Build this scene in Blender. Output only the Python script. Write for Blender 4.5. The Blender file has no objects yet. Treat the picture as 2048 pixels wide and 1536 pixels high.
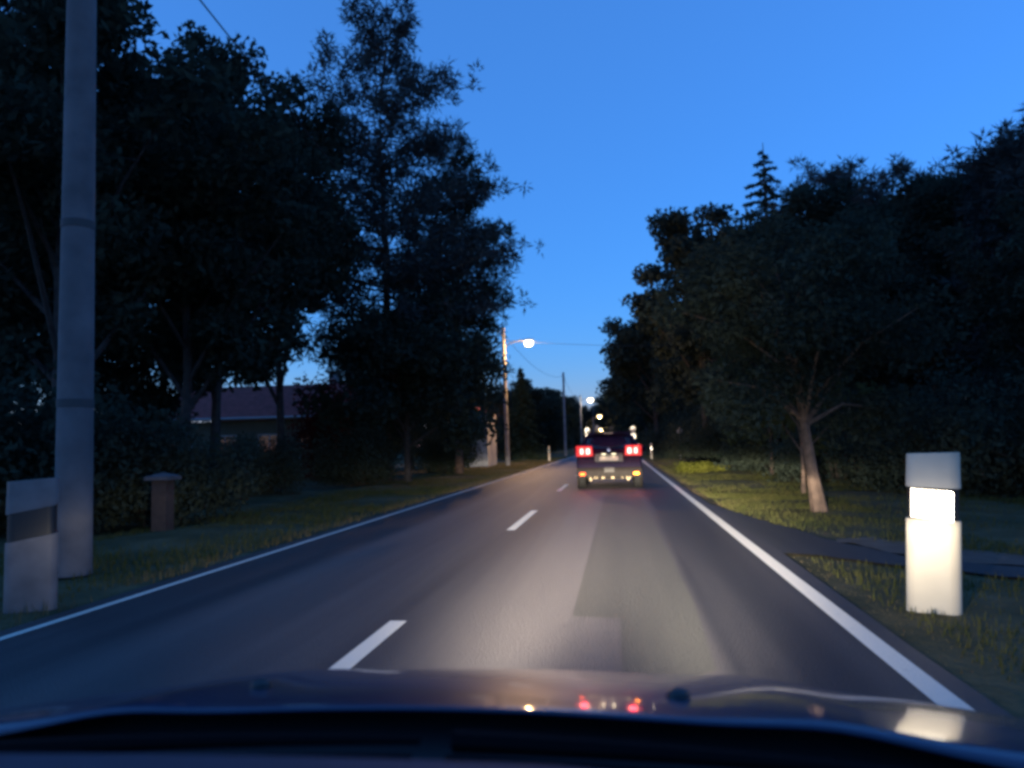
import bpy, bmesh, math, random
import numpy as np
from mathutils import Matrix, Vector

# ------------------------------------------------------------------ camera
scene = bpy.context.scene
COL = scene.collection
R = math.radians

cam_data = bpy.data.cameras.new("camera")
cam = bpy.data.objects.new("camera", cam_data)
COL.objects.link(cam)
scene.camera = cam
# columns: camera right, up, backward expressed in world axes (road runs along +Y)
cam.matrix_world = Matrix(((0.9903, 0.0350, 0.1343, 0.0),
                           (0.1368, -0.0742, -0.9878, 0.0),
                           (-0.0246, 0.9966, -0.0783, 1.30),
                           (0, 0, 0, 1)))
cam_data.sensor_width = 36.0
cam_data.lens = 36.0 * 1547.0 / 2048.0
cam_data.clip_start = 0.05
cam_data.clip_end = 3000.0
cam_data.dof.use_dof = True
cam_data.dof.focus_distance = 26.0
cam_data.dof.aperture_fstop = 3.2

# ------------------------------------------------------------------ world / sky at dusk
world = bpy.data.worlds.new("World")
scene.world = world
world.use_nodes = True
wn = world.node_tree
wn.nodes.clear()
sky = wn.nodes.new("ShaderNodeTexSky")
sky.sky_type = 'NISHITA'
sky.sun_disc = False
sky.sun_elevation = R(2.0)
sky.sun_rotation = R(250.0)
sky.altitude = 200.0
sky.air_density = 1.0
sky.dust_density = 0.0
sky.ozone_density = 5.5
tint = wn.nodes.new("ShaderNodeMix")
tint.data_type = 'RGBA'
tint.blend_type = 'MULTIPLY'
tint.inputs[0].default_value = 1.0
tint.inputs[7].default_value = (1.3, 0.75, 0.77, 1.0)
bg = wn.nodes.new("ShaderNodeBackground")
bg.inputs[1].default_value = 0.15
wo = wn.nodes.new("ShaderNodeOutputWorld")
wn.links.new(sky.outputs[0], tint.inputs[6])
veil = wn.nodes.new("ShaderNodeMix")            # even blue-hour airlight over the whole sky
veil.data_type = 'RGBA'
veil.inputs[0].default_value = 0.45
veil.inputs[7].default_value = (0.052, 0.195, 0.51, 1.0)
wn.links.new(tint.outputs[2], veil.inputs[6])
wn.links.new(veil.outputs[2], bg.inputs[0])
wn.links.new(bg.outputs[0], wo.inputs[0])

scene.view_settings.view_transform = 'Standard'
scene.view_settings.look = 'None'
scene.view_settings.exposure = 3.3
scene.view_settings.gamma = 1.0
scene.render.engine = 'CYCLES'
scene.cycles.max_bounces = 6
scene.cycles.diffuse_bounces = 2
scene.cycles.glossy_bounces = 3
scene.cycles.transmission_bounces = 3
scene.cycles.transparent_max_bounces = 4
scene.cycles.use_denoising = True
scene.cycles.sample_clamp_indirect = 2.0
scene.cycles.filter_width = 3.4

EXPO = 2.0 ** scene.view_settings.exposure     # lamps are given in display units and divided by this

# ------------------------------------------------------------------ helpers
def link(o, parent=None):
    COL.objects.link(o)
    if parent is not None:
        o.parent = parent
    return o

def tag(o, label, cat, group=None):
    o["label"] = label
    o["category"] = cat
    if group:
        o["group"] = group
    return o

def empty(name, loc=(0, 0, 0), rz=0.0):
    o = bpy.data.objects.new(name, None)
    o.empty_display_size = 0.2
    o.location = loc
    o.rotation_euler = (0, 0, rz)
    return link(o)

def mesh_obj(name, verts, faces, material=None, parent=None, smooth=False):
    me = bpy.data.meshes.new(name)
    me.from_pydata([tuple(v) for v in verts], [], [tuple(f) for f in faces])
    me.update()
    if smooth:
        me.shade_smooth()
    if material:
        me.materials.append(material)
    return link(bpy.data.objects.new(name, me), parent)

def quads_obj(name, V, material, parent=None, n=4):
    """V: (N*n,3) array, consecutive n vertices form one face"""
    me = bpy.data.meshes.new(name)
    nv = len(V)
    nf = nv // n
    me.vertices.add(nv)
    me.vertices.foreach_set("co", np.asarray(V, dtype=np.float32).ravel())
    me.loops.add(nv)
    me.loops.foreach_set("vertex_index", np.arange(nv, dtype=np.int32))
    me.polygons.add(nf)
    me.polygons.foreach_set("loop_start", np.arange(0, nv, n, dtype=np.int32))
    me.update(calc_edges=True)
    me.materials.append(material)
    return link(bpy.data.objects.new(name, me), parent)

class MB:
    def __init__(self):
        self.v = []
        self.f = []
    def add(self, verts, faces):
        b = len(self.v)
        self.v += [tuple(p) for p in verts]
        self.f += [tuple(i + b for i in f) for f in faces]
        return self
    def box(self, x0, x1, y0, y1, z0, z1):
        v = [(x0, y0, z0), (x1, y0, z0), (x1, y1, z0), (x0, y1, z0),
             (x0, y0, z1), (x1, y0, z1), (x1, y1, z1), (x0, y1, z1)]
        f = [(3, 2, 1, 0), (4, 5, 6, 7), (0, 1, 5, 4), (1, 2, 6, 5), (2, 3, 7, 6), (3, 0, 4, 7)]
        return self.add(v, f)
    def tube(self, pts, rad, seg=8, cap=True):
        pts = [Vector(p) for p in pts]
        n = len(pts)
        if not hasattr(rad, "__len__"):
            rad = [rad] * n
        vs, fs = [], []
        for i, p in enumerate(pts):
            d = (pts[min(i + 1, n - 1)] - pts[max(i - 1, 0)]).normalized()
            a = d.cross(Vector((0, 0, 1)))
            if a.length < 0.05:
                a = d.cross(Vector((1, 0, 0)))
            a.normalize()
            b = d.cross(a)
            for k in range(seg):
                t = 2 * math.pi * k / seg
                vs.append(p + (a * math.cos(t) + b * math.sin(t)) * rad[i])
        for i in range(n - 1):
            for k in range(seg):
                k2 = (k + 1) % seg
                fs.append((i * seg + k, i * seg + k2, (i + 1) * seg + k2, (i + 1) * seg + k))
        if cap:
            fs.append(tuple(range(seg)))
            fs.append(tuple(reversed(range((n - 1) * seg, n * seg))))
        return self.add(vs, fs)
    def lathe(self, prof, seg=16, axis='z', c=(0, 0, 0)):
        """prof: list of (radius, along)"""
        vs, fs = [], []
        n = len(prof)
        for r, h in prof:
            for k in range(seg):
                t = 2 * math.pi * k / seg
                a, b = r * math.cos(t), r * math.sin(t)
                if axis == 'z':
                    vs.append((c[0] + a, c[1] + b, c[2] + h))
                elif axis == 'x':
                    vs.append((c[0] + h, c[1] + a, c[2] + b))
                else:
                    vs.append((c[0] + a, c[1] + h, c[2] + b))
        for i in range(n - 1):
            for k in range(seg):
                k2 = (k + 1) % seg
                fs.append((i * seg + k, i * seg + k2, (i + 1) * seg + k2, (i + 1) * seg + k))
        fs.append(tuple(range(seg)))
        fs.append(tuple(range((n - 1) * seg, n * seg)))
        return self.add(vs, fs)
    def build(self, name, material, parent=None, smooth=False, bevel=0.0):
        o = mesh_obj(name, self.v, self.f, material, parent, False)
        bm = bmesh.new()
        bm.from_mesh(o.data)
        bmesh.ops.recalc_face_normals(bm, faces=bm.faces)
        if bevel > 0:
            bmesh.ops.bevel(bm, geom=[e for e in bm.edges if e.calc_face_angle(0) > 0.5],
                            offset=bevel, segments=2, affect='EDGES', profile=0.7)
        bm.to_mesh(o.data)
        bm.free()
        if smooth:
            o.data.shade_smooth()
            try:
                o.data.set_sharp_from_angle(angle=R(40))
            except Exception:
                pass
        return o

def copy_tree(o, parent=None):
    c = o.copy()
    COL.objects.link(c)
    c.parent = parent
    if parent is not None:
        c.matrix_parent_inverse = o.matrix_parent_inverse.copy()
    for ch in o.children:
        copy_tree(ch, c)
    return c

# ------------------------------------------------------------------ materials
def new_mat(name):
    m = bpy.data.materials.new(name)
    m.use_nodes = True
    nt = m.node_tree
    p = nt.nodes["Principled BSDF"]
    return m, nt, p

def mat(name, col, rough=0.6, metal=0.0, spec=0.5, noise=0.0, scale=8.0, bump=0.0, coat=0.0):
    m, nt, p = new_mat(name)
    p.inputs["Base Color"].default_value = (*col, 1)
    p.inputs["Roughness"].default_value = rough
    p.inputs["Metallic"].default_value = metal
    p.inputs["Specular IOR Level"].default_value = spec
    if coat:
        p.inputs["Coat Weight"].default_value = coat
        p.inputs["Coat Roughness"].default_value = 0.05
    if noise > 0 or bump > 0:
        tc = nt.nodes.new("ShaderNodeTexCoord")
        nz = nt.nodes.new("ShaderNodeTexNoise")
        nz.inputs["Scale"].default_value = scale
        nz.inputs["Detail"].default_value = 6.0
        nt.links.new(tc.outputs["Object"], nz.inputs["Vector"])
        if noise > 0:
            rp = nt.nodes.new("ShaderNodeValToRGB")
            lo = [max(0.0, c * (1 - noise)) for c in col]
            hi = [min(1.0, c * (1 + noise)) for c in col]
            rp.color_ramp.elements[0].position = 0.3
            rp.color_ramp.elements[0].color = (*lo, 1)
            rp.color_ramp.elements[1].position = 0.7
            rp.color_ramp.elements[1].color = (*hi, 1)
            nt.links.new(nz.outputs["Fac"], rp.inputs[0])
            nt.links.new(rp.outputs[0], p.inputs["Base Color"])
        if bump > 0:
            b = nt.nodes.new("ShaderNodeBump")
            b.inputs["Strength"].default_value = bump
            b.inputs["Distance"].default_value = 0.02
            nt.links.new(nz.outputs["Fac"], b.inputs["Height"])
            nt.links.new(b.outputs[0], p.inputs["Normal"])
    return m

def emit(name, col, strength):
    m, nt, p = new_mat(name)
    p.inputs["Base Color"].default_value = (0.02, 0.02, 0.02, 1)
    p.inputs["Emission Color"].default_value = (*col, 1)
    p.inputs["Emission Strength"].default_value = strength / EXPO
    m.cycles.emission_sampling = 'NONE'
    return m

def leaf_mat(name, c0, c1, trans=0.25, scale=0.5):
    m = bpy.data.materials.new(name)
    m.use_nodes = True
    nt = m.node_tree
    nt.nodes.clear()
    out = nt.nodes.new("ShaderNodeOutputMaterial")
    tc = nt.nodes.new("ShaderNodeTexCoord")
    nz = nt.nodes.new("ShaderNodeTexNoise")
    nz.inputs["Scale"].default_value = scale
    nz.inputs["Detail"].default_value = 5
    nz.inputs["Roughness"].default_value = 0.7
    rp = nt.nodes.new("ShaderNodeValToRGB")
    rp.color_ramp.elements[0].position = 0.35
    rp.color_ramp.elements[0].color = (*c0, 1)
    rp.color_ramp.elements[1].position = 0.65
    rp.color_ramp.elements[1].color = (*c1, 1)
    d = nt.nodes.new("ShaderNodeBsdfDiffuse")
    t = nt.nodes.new("ShaderNodeBsdfTranslucent")
    mx = nt.nodes.new("ShaderNodeMixShader")
    mx.inputs[0].default_value = trans
    nt.links.new(tc.outputs["Object"], nz.inputs["Vector"])
    nt.links.new(nz.outputs["Fac"], rp.inputs[0])
    nt.links.new(rp.outputs[0], d.inputs[0])
    nt.links.new(rp.outputs[0], t.inputs[0])
    nt.links.new(d.outputs[0], mx.inputs[1])
    nt.links.new(t.outputs[0], mx.inputs[2])
    nt.links.new(mx.outputs[0], out.inputs[0])
    return m

M = {}
M['leaf'] = leaf_mat("leaf_green", (0.021, 0.031, 0.025), (0.050, 0.062, 0.043))
M['leaf_pale'] = leaf_mat("leaf_pale_green", (0.030, 0.038, 0.018), (0.070, 0.080, 0.034))
M['needle'] = leaf_mat("needle_green", (0.030, 0.036, 0.036), (0.060, 0.068, 0.062), 0.15)
M['needle_dark'] = leaf_mat("needle_dark", (0.018, 0.030, 0.020), (0.035, 0.05, 0.03), 0.1)
M['leaf_red'] = leaf_mat("leaf_maroon", (0.045, 0.012, 0.012), (0.085, 0.026, 0.020))
M['leaf_lime_lit'] = leaf_mat("leaf_lime_lit", (0.075, 0.085, 0.014), (0.16, 0.16, 0.030))  # lime leaves, lightened to carry the headlight glow on one bush
M['grass'] = leaf_mat("grass_blades", (0.050, 0.062, 0.018), (0.115, 0.105, 0.038), 0.3, 1.2)
M['grass_dry'] = leaf_mat("grass_dry", (0.10, 0.08, 0.04), (0.17, 0.13, 0.065), 0.3, 2.0)
M['bark'] = mat("bark", (0.036, 0.030, 0.026), 0.9, noise=0.5, scale=6, bump=0.6)
M['bark_pine'] = mat("bark_pine", (0.08, 0.046, 0.03), 0.9, noise=0.5, scale=5, bump=0.6)
M['bark_pale'] = mat("bark_pale", (0.10, 0.065, 0.045), 0.85, noise=0.45, scale=7, bump=0.6)
M['concrete'] = mat("concrete_pole", (0.105, 0.10, 0.105), 0.85, noise=0.25, scale=3, bump=0.2)
M['wood_pole'] = mat("wood_pole", (0.20, 0.19, 0.19), 0.85, noise=0.35, scale=4, bump=0.3)
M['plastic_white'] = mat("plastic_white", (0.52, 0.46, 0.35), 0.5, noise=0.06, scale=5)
M['plastic_shaded'] = mat("plastic_white_shaded", (0.13, 0.12, 0.12), 0.6, noise=0.25, scale=5)  # darker copy of the white plastic, the left post's shade in its colour
M['plastic_black'] = mat("plastic_black", (0.012, 0.012, 0.013), 0.5)
M['reflective'] = mat("reflective_sheeting", (0.95, 0.93, 0.88), 0.15, metal=1.0)
M['steel'] = mat("galvanised_steel", (0.42, 0.43, 0.45), 0.45, metal=0.8, noise=0.15, scale=10)
M['sign_back'] = mat("sign_grey", (0.42, 0.43, 0.46), 0.6)
M['wire'] = mat("wire_black", (0.02, 0.02, 0.022), 0.6)
M['roof_tile'] = mat("roof_tile_red", (0.22, 0.058, 0.052), 0.8, noise=0.3, scale=3)
M['render_wall'] = mat("wall_render", (0.075, 0.085, 0.065), 0.9, noise=0.15, scale=2)
M['render_grey'] = mat("wall_grey", (0.33, 0.32, 0.31), 0.9, noise=0.25, scale=2.5)
M['gutter'] = mat("gutter_white", (0.26, 0.27, 0.28), 0.5)
M['dark_glass'] = mat("dark_glass", (0.01, 0.012, 0.016), 0.06, spec=0.6)
M['brown_wood'] = mat("brown_wood", (0.035, 0.022, 0.017), 0.85, noise=0.3, scale=9)

def ground_mat():
    m, nt, p = new_mat("verge_soil")
    tc = nt.nodes.new("ShaderNodeTexCoord")
    n1 = nt.nodes.new("ShaderNodeTexNoise")
    n1.inputs["Scale"].default_value = 0.9
    n1.inputs["Detail"].default_value = 9
    n1.inputs["Roughness"].default_value = 0.7
    rp = nt.nodes.new("ShaderNodeValToRGB")
    e = rp.color_ramp.elements
    e[0].position, e[0].color = 0.32, (0.042, 0.043, 0.021, 1)
    e[1].position, e[1].color = 0.72, (0.16, 0.125, 0.07, 1)
    k = e.new(0.52)
    k.color = (0.085, 0.072, 0.036, 1)
    n2 = nt.nodes.new("ShaderNodeTexNoise")
    n2.inputs["Scale"].default_value = 14
    n2.inputs["Detail"].default_value = 6
    b = nt.nodes.new("ShaderNodeBump")
    b.inputs["Strength"].default_value = 0.8
    b.inputs["Distance"].default_value = 0.05
    nt.links.new(tc.outputs["Object"], n1.inputs["Vector"])
    nt.links.new(tc.outputs["Object"], n2.inputs["Vector"])
    nt.links.new(n1.outputs["Fac"], rp.inputs[0])
    nt.links.new(rp.outputs[0], p.inputs["Base Color"])
    nt.links.new(n2.outputs["Fac"], b.inputs["Height"])
    nt.links.new(b.outputs[0], p.inputs["Normal"])
    p.inputs["Roughness"].default_value = 0.95
    p.inputs["Specular IOR Level"].default_value = 0.1
    return m
M['ground'] = ground_mat()

def asphalt_mat(name, base, worn, lanes=True, rough=0.58, spec=0.32):
    """old asphalt: aggregate grain, long worn wheel tracks and darker bands along the road"""
    m, nt, p = new_mat(name)
    L = nt.links
    tc = nt.nodes.new("ShaderNodeTexCoord")
    grain = nt.nodes.new("ShaderNodeTexNoise")
    grain.inputs["Scale"].default_value = 60
    grain.inputs["Detail"].default_value = 4
    L.new(tc.outputs["Object"], grain.inputs["Vector"])
    mp = nt.nodes.new("ShaderNodeMapping")
    mp.inputs["Scale"].default_value = (1.9, 0.045, 1.0)
    L.new(tc.outputs["Object"], mp.inputs["Vector"])
    streak = nt.nodes.new("ShaderNodeTexNoise")
    streak.inputs["Scale"].default_value = 1.0
    streak.inputs["Detail"].default_value = 5
    streak.inputs["Roughness"].default_value = 0.6
    L.new(mp.outputs[0], streak.inputs["Vector"])
    rp = nt.nodes.new("ShaderNodeValToRGB")
    rp.color_ramp.elements[0].position = 0.40
    rp.color_ramp.elements[0].color = (*base, 1)
    rp.color_ramp.elements[1].position = 0.76
    rp.color_ramp.elements[1].color = (*worn, 1)
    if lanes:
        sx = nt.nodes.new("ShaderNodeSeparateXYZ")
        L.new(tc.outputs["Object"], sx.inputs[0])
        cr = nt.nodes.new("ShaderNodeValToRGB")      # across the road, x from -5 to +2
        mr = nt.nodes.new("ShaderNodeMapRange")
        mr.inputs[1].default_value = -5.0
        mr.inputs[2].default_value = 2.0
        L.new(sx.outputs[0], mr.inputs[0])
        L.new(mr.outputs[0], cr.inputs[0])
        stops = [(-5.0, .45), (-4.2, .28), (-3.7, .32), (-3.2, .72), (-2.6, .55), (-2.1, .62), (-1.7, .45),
                 (-1.2, .50), (-0.75, .78), (-0.4, .66), (0.45, .62), (0.62, .22), (1.0, .16), (1.35, .36), (2.0, .5)]  # darker bands near the left edge and between patch and right line
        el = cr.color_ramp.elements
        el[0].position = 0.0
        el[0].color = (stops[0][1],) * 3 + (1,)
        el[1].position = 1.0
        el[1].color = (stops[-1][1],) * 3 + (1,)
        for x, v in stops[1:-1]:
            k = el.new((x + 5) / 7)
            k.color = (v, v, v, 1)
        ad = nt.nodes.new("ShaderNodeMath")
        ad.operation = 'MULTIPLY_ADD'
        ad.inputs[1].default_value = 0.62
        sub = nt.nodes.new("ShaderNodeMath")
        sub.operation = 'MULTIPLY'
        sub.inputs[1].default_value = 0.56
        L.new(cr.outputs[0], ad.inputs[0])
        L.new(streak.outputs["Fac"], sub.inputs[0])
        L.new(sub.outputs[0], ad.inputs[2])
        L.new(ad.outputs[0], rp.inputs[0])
    else:
        L.new(streak.outputs["Fac"], rp.inputs[0])
    gm = nt.nodes.new("ShaderNodeMix")
    gm.data_type = 'RGBA'
    gm.blend_type = 'OVERLAY'
    gm.inputs[0].default_value = 0.45
    L.new(rp.outputs[0], gm.inputs[6])
    L.new(grain.outputs["Fac"], gm.inputs[7])
    L.new(gm.outputs[2], p.inputs["Base Color"])
    b = nt.nodes.new("ShaderNodeBump")
    b.inputs["Strength"].default_value = 0.9
    b.inputs["Distance"].default_value = 0.02
    L.new(grain.outputs["Fac"], b.inputs["Height"])
    L.new(b.outputs[0], p.inputs["Normal"])
    p.inputs["Roughness"].default_value = rough
    p.inputs["Specular IOR Level"].default_value = spec
    return m
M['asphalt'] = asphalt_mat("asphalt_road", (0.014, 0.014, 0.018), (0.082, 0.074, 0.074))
M['asphalt_patch'] = asphalt_mat("asphalt_patch", (0.042, 0.041, 0.037), (0.057, 0.054, 0.049), False)
M['asphalt_drive'] = asphalt_mat("asphalt_drive", (0.030, 0.030, 0.032), (0.056, 0.053, 0.050), False)
M['gravel'] = mat("gravel_track", (0.062, 0.050, 0.038), 0.95, noise=0.4, scale=5, bump=0.7)
def paint_mat():
    m, nt, p = new_mat("road_paint")
    L = nt.links
    tc = nt.nodes.new("ShaderNodeTexCoord")
    beads = nt.nodes.new("ShaderNodeTexNoise")          # glass beads pressed into the paint
    beads.inputs["Scale"].default_value = 90
    beads.inputs["Detail"].default_value = 3
    L.new(tc.outputs["Object"], beads.inputs["Vector"])
    b = nt.nodes.new("ShaderNodeBump")
    b.inputs["Strength"].default_value = 1.0
    b.inputs["Distance"].default_value = 0.03
    L.new(beads.outputs["Fac"], b.inputs["Height"])
    L.new(b.outputs[0], p.inputs["Normal"])
    wear = nt.nodes.new("ShaderNodeTexNoise")
    wear.inputs["Scale"].default_value = 7
    wear.inputs["Detail"].default_value = 10
    wear.inputs["Roughness"].default_value = 0.75
    L.new(tc.outputs["Object"], wear.inputs["Vector"])
    rp = nt.nodes.new("ShaderNodeValToRGB")
    e = rp.color_ramp.elements
    e[0].position, e[0].color = 0.24, (0.14, 0.13, 0.115, 1)
    e[1].position, e[1].color = 0.40, (0.80, 0.74, 0.63, 1)
    L.new(wear.outputs["Fac"], rp.inputs[0])
    L.new(rp.outputs[0], p.inputs["Base Color"])
    p.inputs["Roughness"].default_value = 0.7
    p.inputs["Specular IOR Level"].default_value = 0.2
    return m
M['paint'] = paint_mat()

# ------------------------------------------------------------------ ground, road, markings
def structure(o):
    o["kind"] = "structure"
    return o

def sheet(name, pts, z, material, parent=None):
    return mesh_obj(name, [(x, y, z) for x, y in pts], [tuple(range(len(pts)))], material, parent)

rng = np.random.default_rng(11)

def ragged(pts, step=.22, amp=.05, seed=2):
    """walk round an outline and break it up so that it does not read as cut with a knife"""
    rg = random.Random(seed)
    out = []
    n = len(pts)
    for i in range(n):
        a, b = Vector(pts[i]), Vector(pts[(i + 1) % n])
        k = max(1, int((b - a).length / step))
        for q in range(k):
            p = a.lerp(b, q / k)
            out.append((p.x + rg.uniform(-amp, amp), p.y + rg.uniform(-amp, amp)))
    return out

def ground_sheet():
    xs = np.concatenate([[-900, -300, -120, -60, -40], np.linspace(-30, -5, 30), [-4.72, 1.86], np.linspace(2.1, 30, 34), [40, 60, 120, 300, 900]])
    ys = np.concatenate([[-300, -60], np.linspace(-6, 60, 100), np.linspace(64, 220, 40), [260, 320, 420, 700, 1500]])
    V, F = [], []
    rg = random.Random(4)
    for y in ys:
        for x in xs:
            if -4.8 < x < 1.95:
                z = -0.03
            else:
                d = (-4.7 - x) if x < 0 else (x - 1.86)
                amp = min(1.0, d / 1.5)
                z = -0.035 + amp * (0.04 * math.sin(x * 1.7 + y * 0.6) + 0.05 * math.sin(y * 0.9 - x * .5) + rg.uniform(-.02, .02) - 0.03)
                if 1.8 < x < 8 and 4.0 < y < 17.5:
                    z = -0.03
                if d > 30:
                    z = -0.05
            V.append((x, y, z))
    nx = len(xs)
    for j in range(len(ys) - 1):
        for i in range(nx - 1):
            F.append((j * nx + i, j * nx + i + 1, (j + 1) * nx + i + 1, (j + 1) * nx + i))
    return mesh_obj("ground", V, F, M['ground'], smooth=True)
structure(ground_sheet())

def road_shift(y):                     # the road bends gently to the left far ahead
    return 0.0 if y < 150 else -((y - 150) / 60.0) ** 2 * 1.6

def strip(name, x0, x1, y0, y1, z, material, parent=None, step=6.0, ragged=0.0):
    n = max(1, int((y1 - y0) / step))
    V, F = [], []
    rg = random.Random(int(x0 * 100 + y0))
    for i in range(n + 1):
        y = y0 + (y1 - y0) * i / n
        s = road_shift(y)
        V += [(x0 + s - rg.uniform(0, ragged), y, z), (x1 + s + rg.uniform(0, ragged), y, z)]
    for i in range(n):
        F.append((2 * i, 2 * i + 1, 2 * i + 3, 2 * i + 2))
    return mesh_obj(name, V, F, material, parent)

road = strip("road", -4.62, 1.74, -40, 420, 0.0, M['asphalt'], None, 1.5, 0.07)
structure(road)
strip("edge_line", 1.47, 1.61, -20, 400, 0.005, M['paint'], road)
strip("edge_line", -4.48, -4.40, -20, 400, 0.005, M['paint'], road)
y = -16.7
while y < 230:
    strip("centre_dash", -1.75, -1.62, y, y + 3.45, 0.005, M['paint'], road, 4)
    y += 9.5
sheet("repair_patch", [(-0.395, 5.96), (-0.39, 19.05), (0.46, 19.0), (0.52, 12), (0.55, 6.4), (0.50, 4.6), (0.10, 4.2), (-0.02, 3.8), (-0.03, 5.9)], 0.004,
      M['asphalt_patch'], road)
sheet("repair_patch", [(-0.33, 19.6), (-0.33, 21.4), (0.35, 21.4), (0.38, 19.6)], 0.004, M['asphalt_patch'], road)

drive = sheet("driveway", ragged([(1.70, 9.25), (1.95, 9.25), (2.75, 8.35), (4.3, 7.0), (8.0, 4.4), (14, 0.2), (15.5, 1.2), (9.0, 4.95), (5.0, 7.4),
                           (3.4, 8.55), (2.97, 9.05), (2.62, 10.4), (2.35, 12.1), (2.05, 14.2), (1.86, 16.0), (1.70, 17.0)]), -0.004, M['asphalt_drive'])
structure(drive)
track = sheet("gravel_path", ragged([(2.66, 10.5), (3.02, 9.10), (3.45, 8.62), (5.05, 7.46), (9.0, 5.05), (9.6, 5.9), (5.4, 8.2), (3.9, 9.3), (3.2, 10.8)], .2, .09), -0.008, M['gravel'])
structure(track)

# ------------------------------------------------------------------ grass (too many blades to count)
def grass(name, material, spots, hmin, hmax, seed, label):
    r = np.random.default_rng(seed)
    P = []
    for x0, x1, y0, y1, n in spots:
        P.append(np.stack([r.uniform(x0, x1, n), r.uniform(y0, y1, n), np.full(n, -0.06)], 1))
    P = np.concatenate(P)
    n = len(P)
    # clump the blades
    keep = (np.sin(P[:, 0] * 3.1 + np.sin(P[:, 1] * 1.3) * 2) + np.sin(P[:, 1] * 2.3 + P[:, 0]) + r.normal(0, .9, n)) > -0.8
    # keep clear of the driveway and the path
    x, yy = P[:, 0], P[:, 1]
    far = np.interp(x, [1.7, 2.05, 2.35, 2.97, 3.9, 5.4, 9.6, 15], [17, 14.2, 12.1, 10.4, 9.0, 7.9, 5.7, 2.4])
    near = np.interp(x, [1.95, 2.75, 4.3, 8, 14], [9.25, 8.35, 7.0, 4.4, .2])
    keep &= ~((x > 1.6) & (yy < far) & (yy > near))
    P = P[keep]
    n = len(P)
    az = r.uniform(0, 2 * np.pi, n)
    h = r.uniform(hmin, hmax, n)
    w = r.uniform(0.005, 0.013, n)
    lean = r.uniform(0.05, 0.5, n) * h
    d = np.stack([np.cos(az), np.sin(az), np.zeros(n)], 1)
    s = np.stack([-np.sin(az), np.cos(az), np.zeros(n)], 1)
    V = np.empty((n, 3, 3))
    V[:, 0] = P - s * w[:, None]
    V[:, 1] = P + s * w[:, None]
    V[:, 2] = P + d * lean[:, None]
    V[:, 2, 2] += h
    o = quads_obj(name, V.reshape(-1, 3), material, None, 3)
    o["kind"] = "stuff"
    o["label"] = label
    o["category"] = "grass"
    return o
grass("grass", M['grass'], [(2.0, 4.5, 3, 20, 26000), (2.0, 8, 15, 40, 34000), (2.1, 9, 36, 75, 20000), (4, 11, 9, 18, 12000)], 0.03, 0.11, 1,
      "green grass verge along the right edge of the road")
grass("grass", M['grass'], [(-8.5, -4.95, 4, 25, 26000), (-9, -4.95, 22, 75, 26000)], 0.03, 0.12, 2,
      "dark green grass verge along the left edge of the road")
grass("dry_grass", M['grass_dry'], [(-5.1, -4.7, 4, 60, 6000), (-7.5, -4.9, 34, 62, 7000)], 0.03, 0.16, 3,
      "dry straw coloured grass beside the left edge line")
grass("dry_grass", M['grass_dry'], [(1.82, 2.3, 3.5, 45, 7000)], 0.02, 0.06, 5,
      "short dry grass beside the right edge line")

# ------------------------------------------------------------------ trees
def leaves(centres, size, r, aspect=0.55, droop=0.0):
    n = len(centres)
    u = r.normal(0, 1, (n, 3))
    u[:, 2] -= droop
    u /= np.linalg.norm(u, axis=1)[:, None]
    t = r.normal(0, 1, (n, 3))
    v = np.cross(u, t)
    v /= np.linalg.norm(v, axis=1)[:, None] + 1e-9
    s = size * r.uniform(0.6, 1.4, n)
    a = u * s[:, None]
    b = v * (s * aspect)[:, None]
    V = np.empty((n, 4, 3))
    V[:, 0] = centres - a
    V[:, 1] = centres - b * 0.9 + a * 0.1
    V[:, 2] = centres + a
    V[:, 3] = centres + b * 0.9 + a * 0.1
    return V.reshape(-1, 3)

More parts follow.
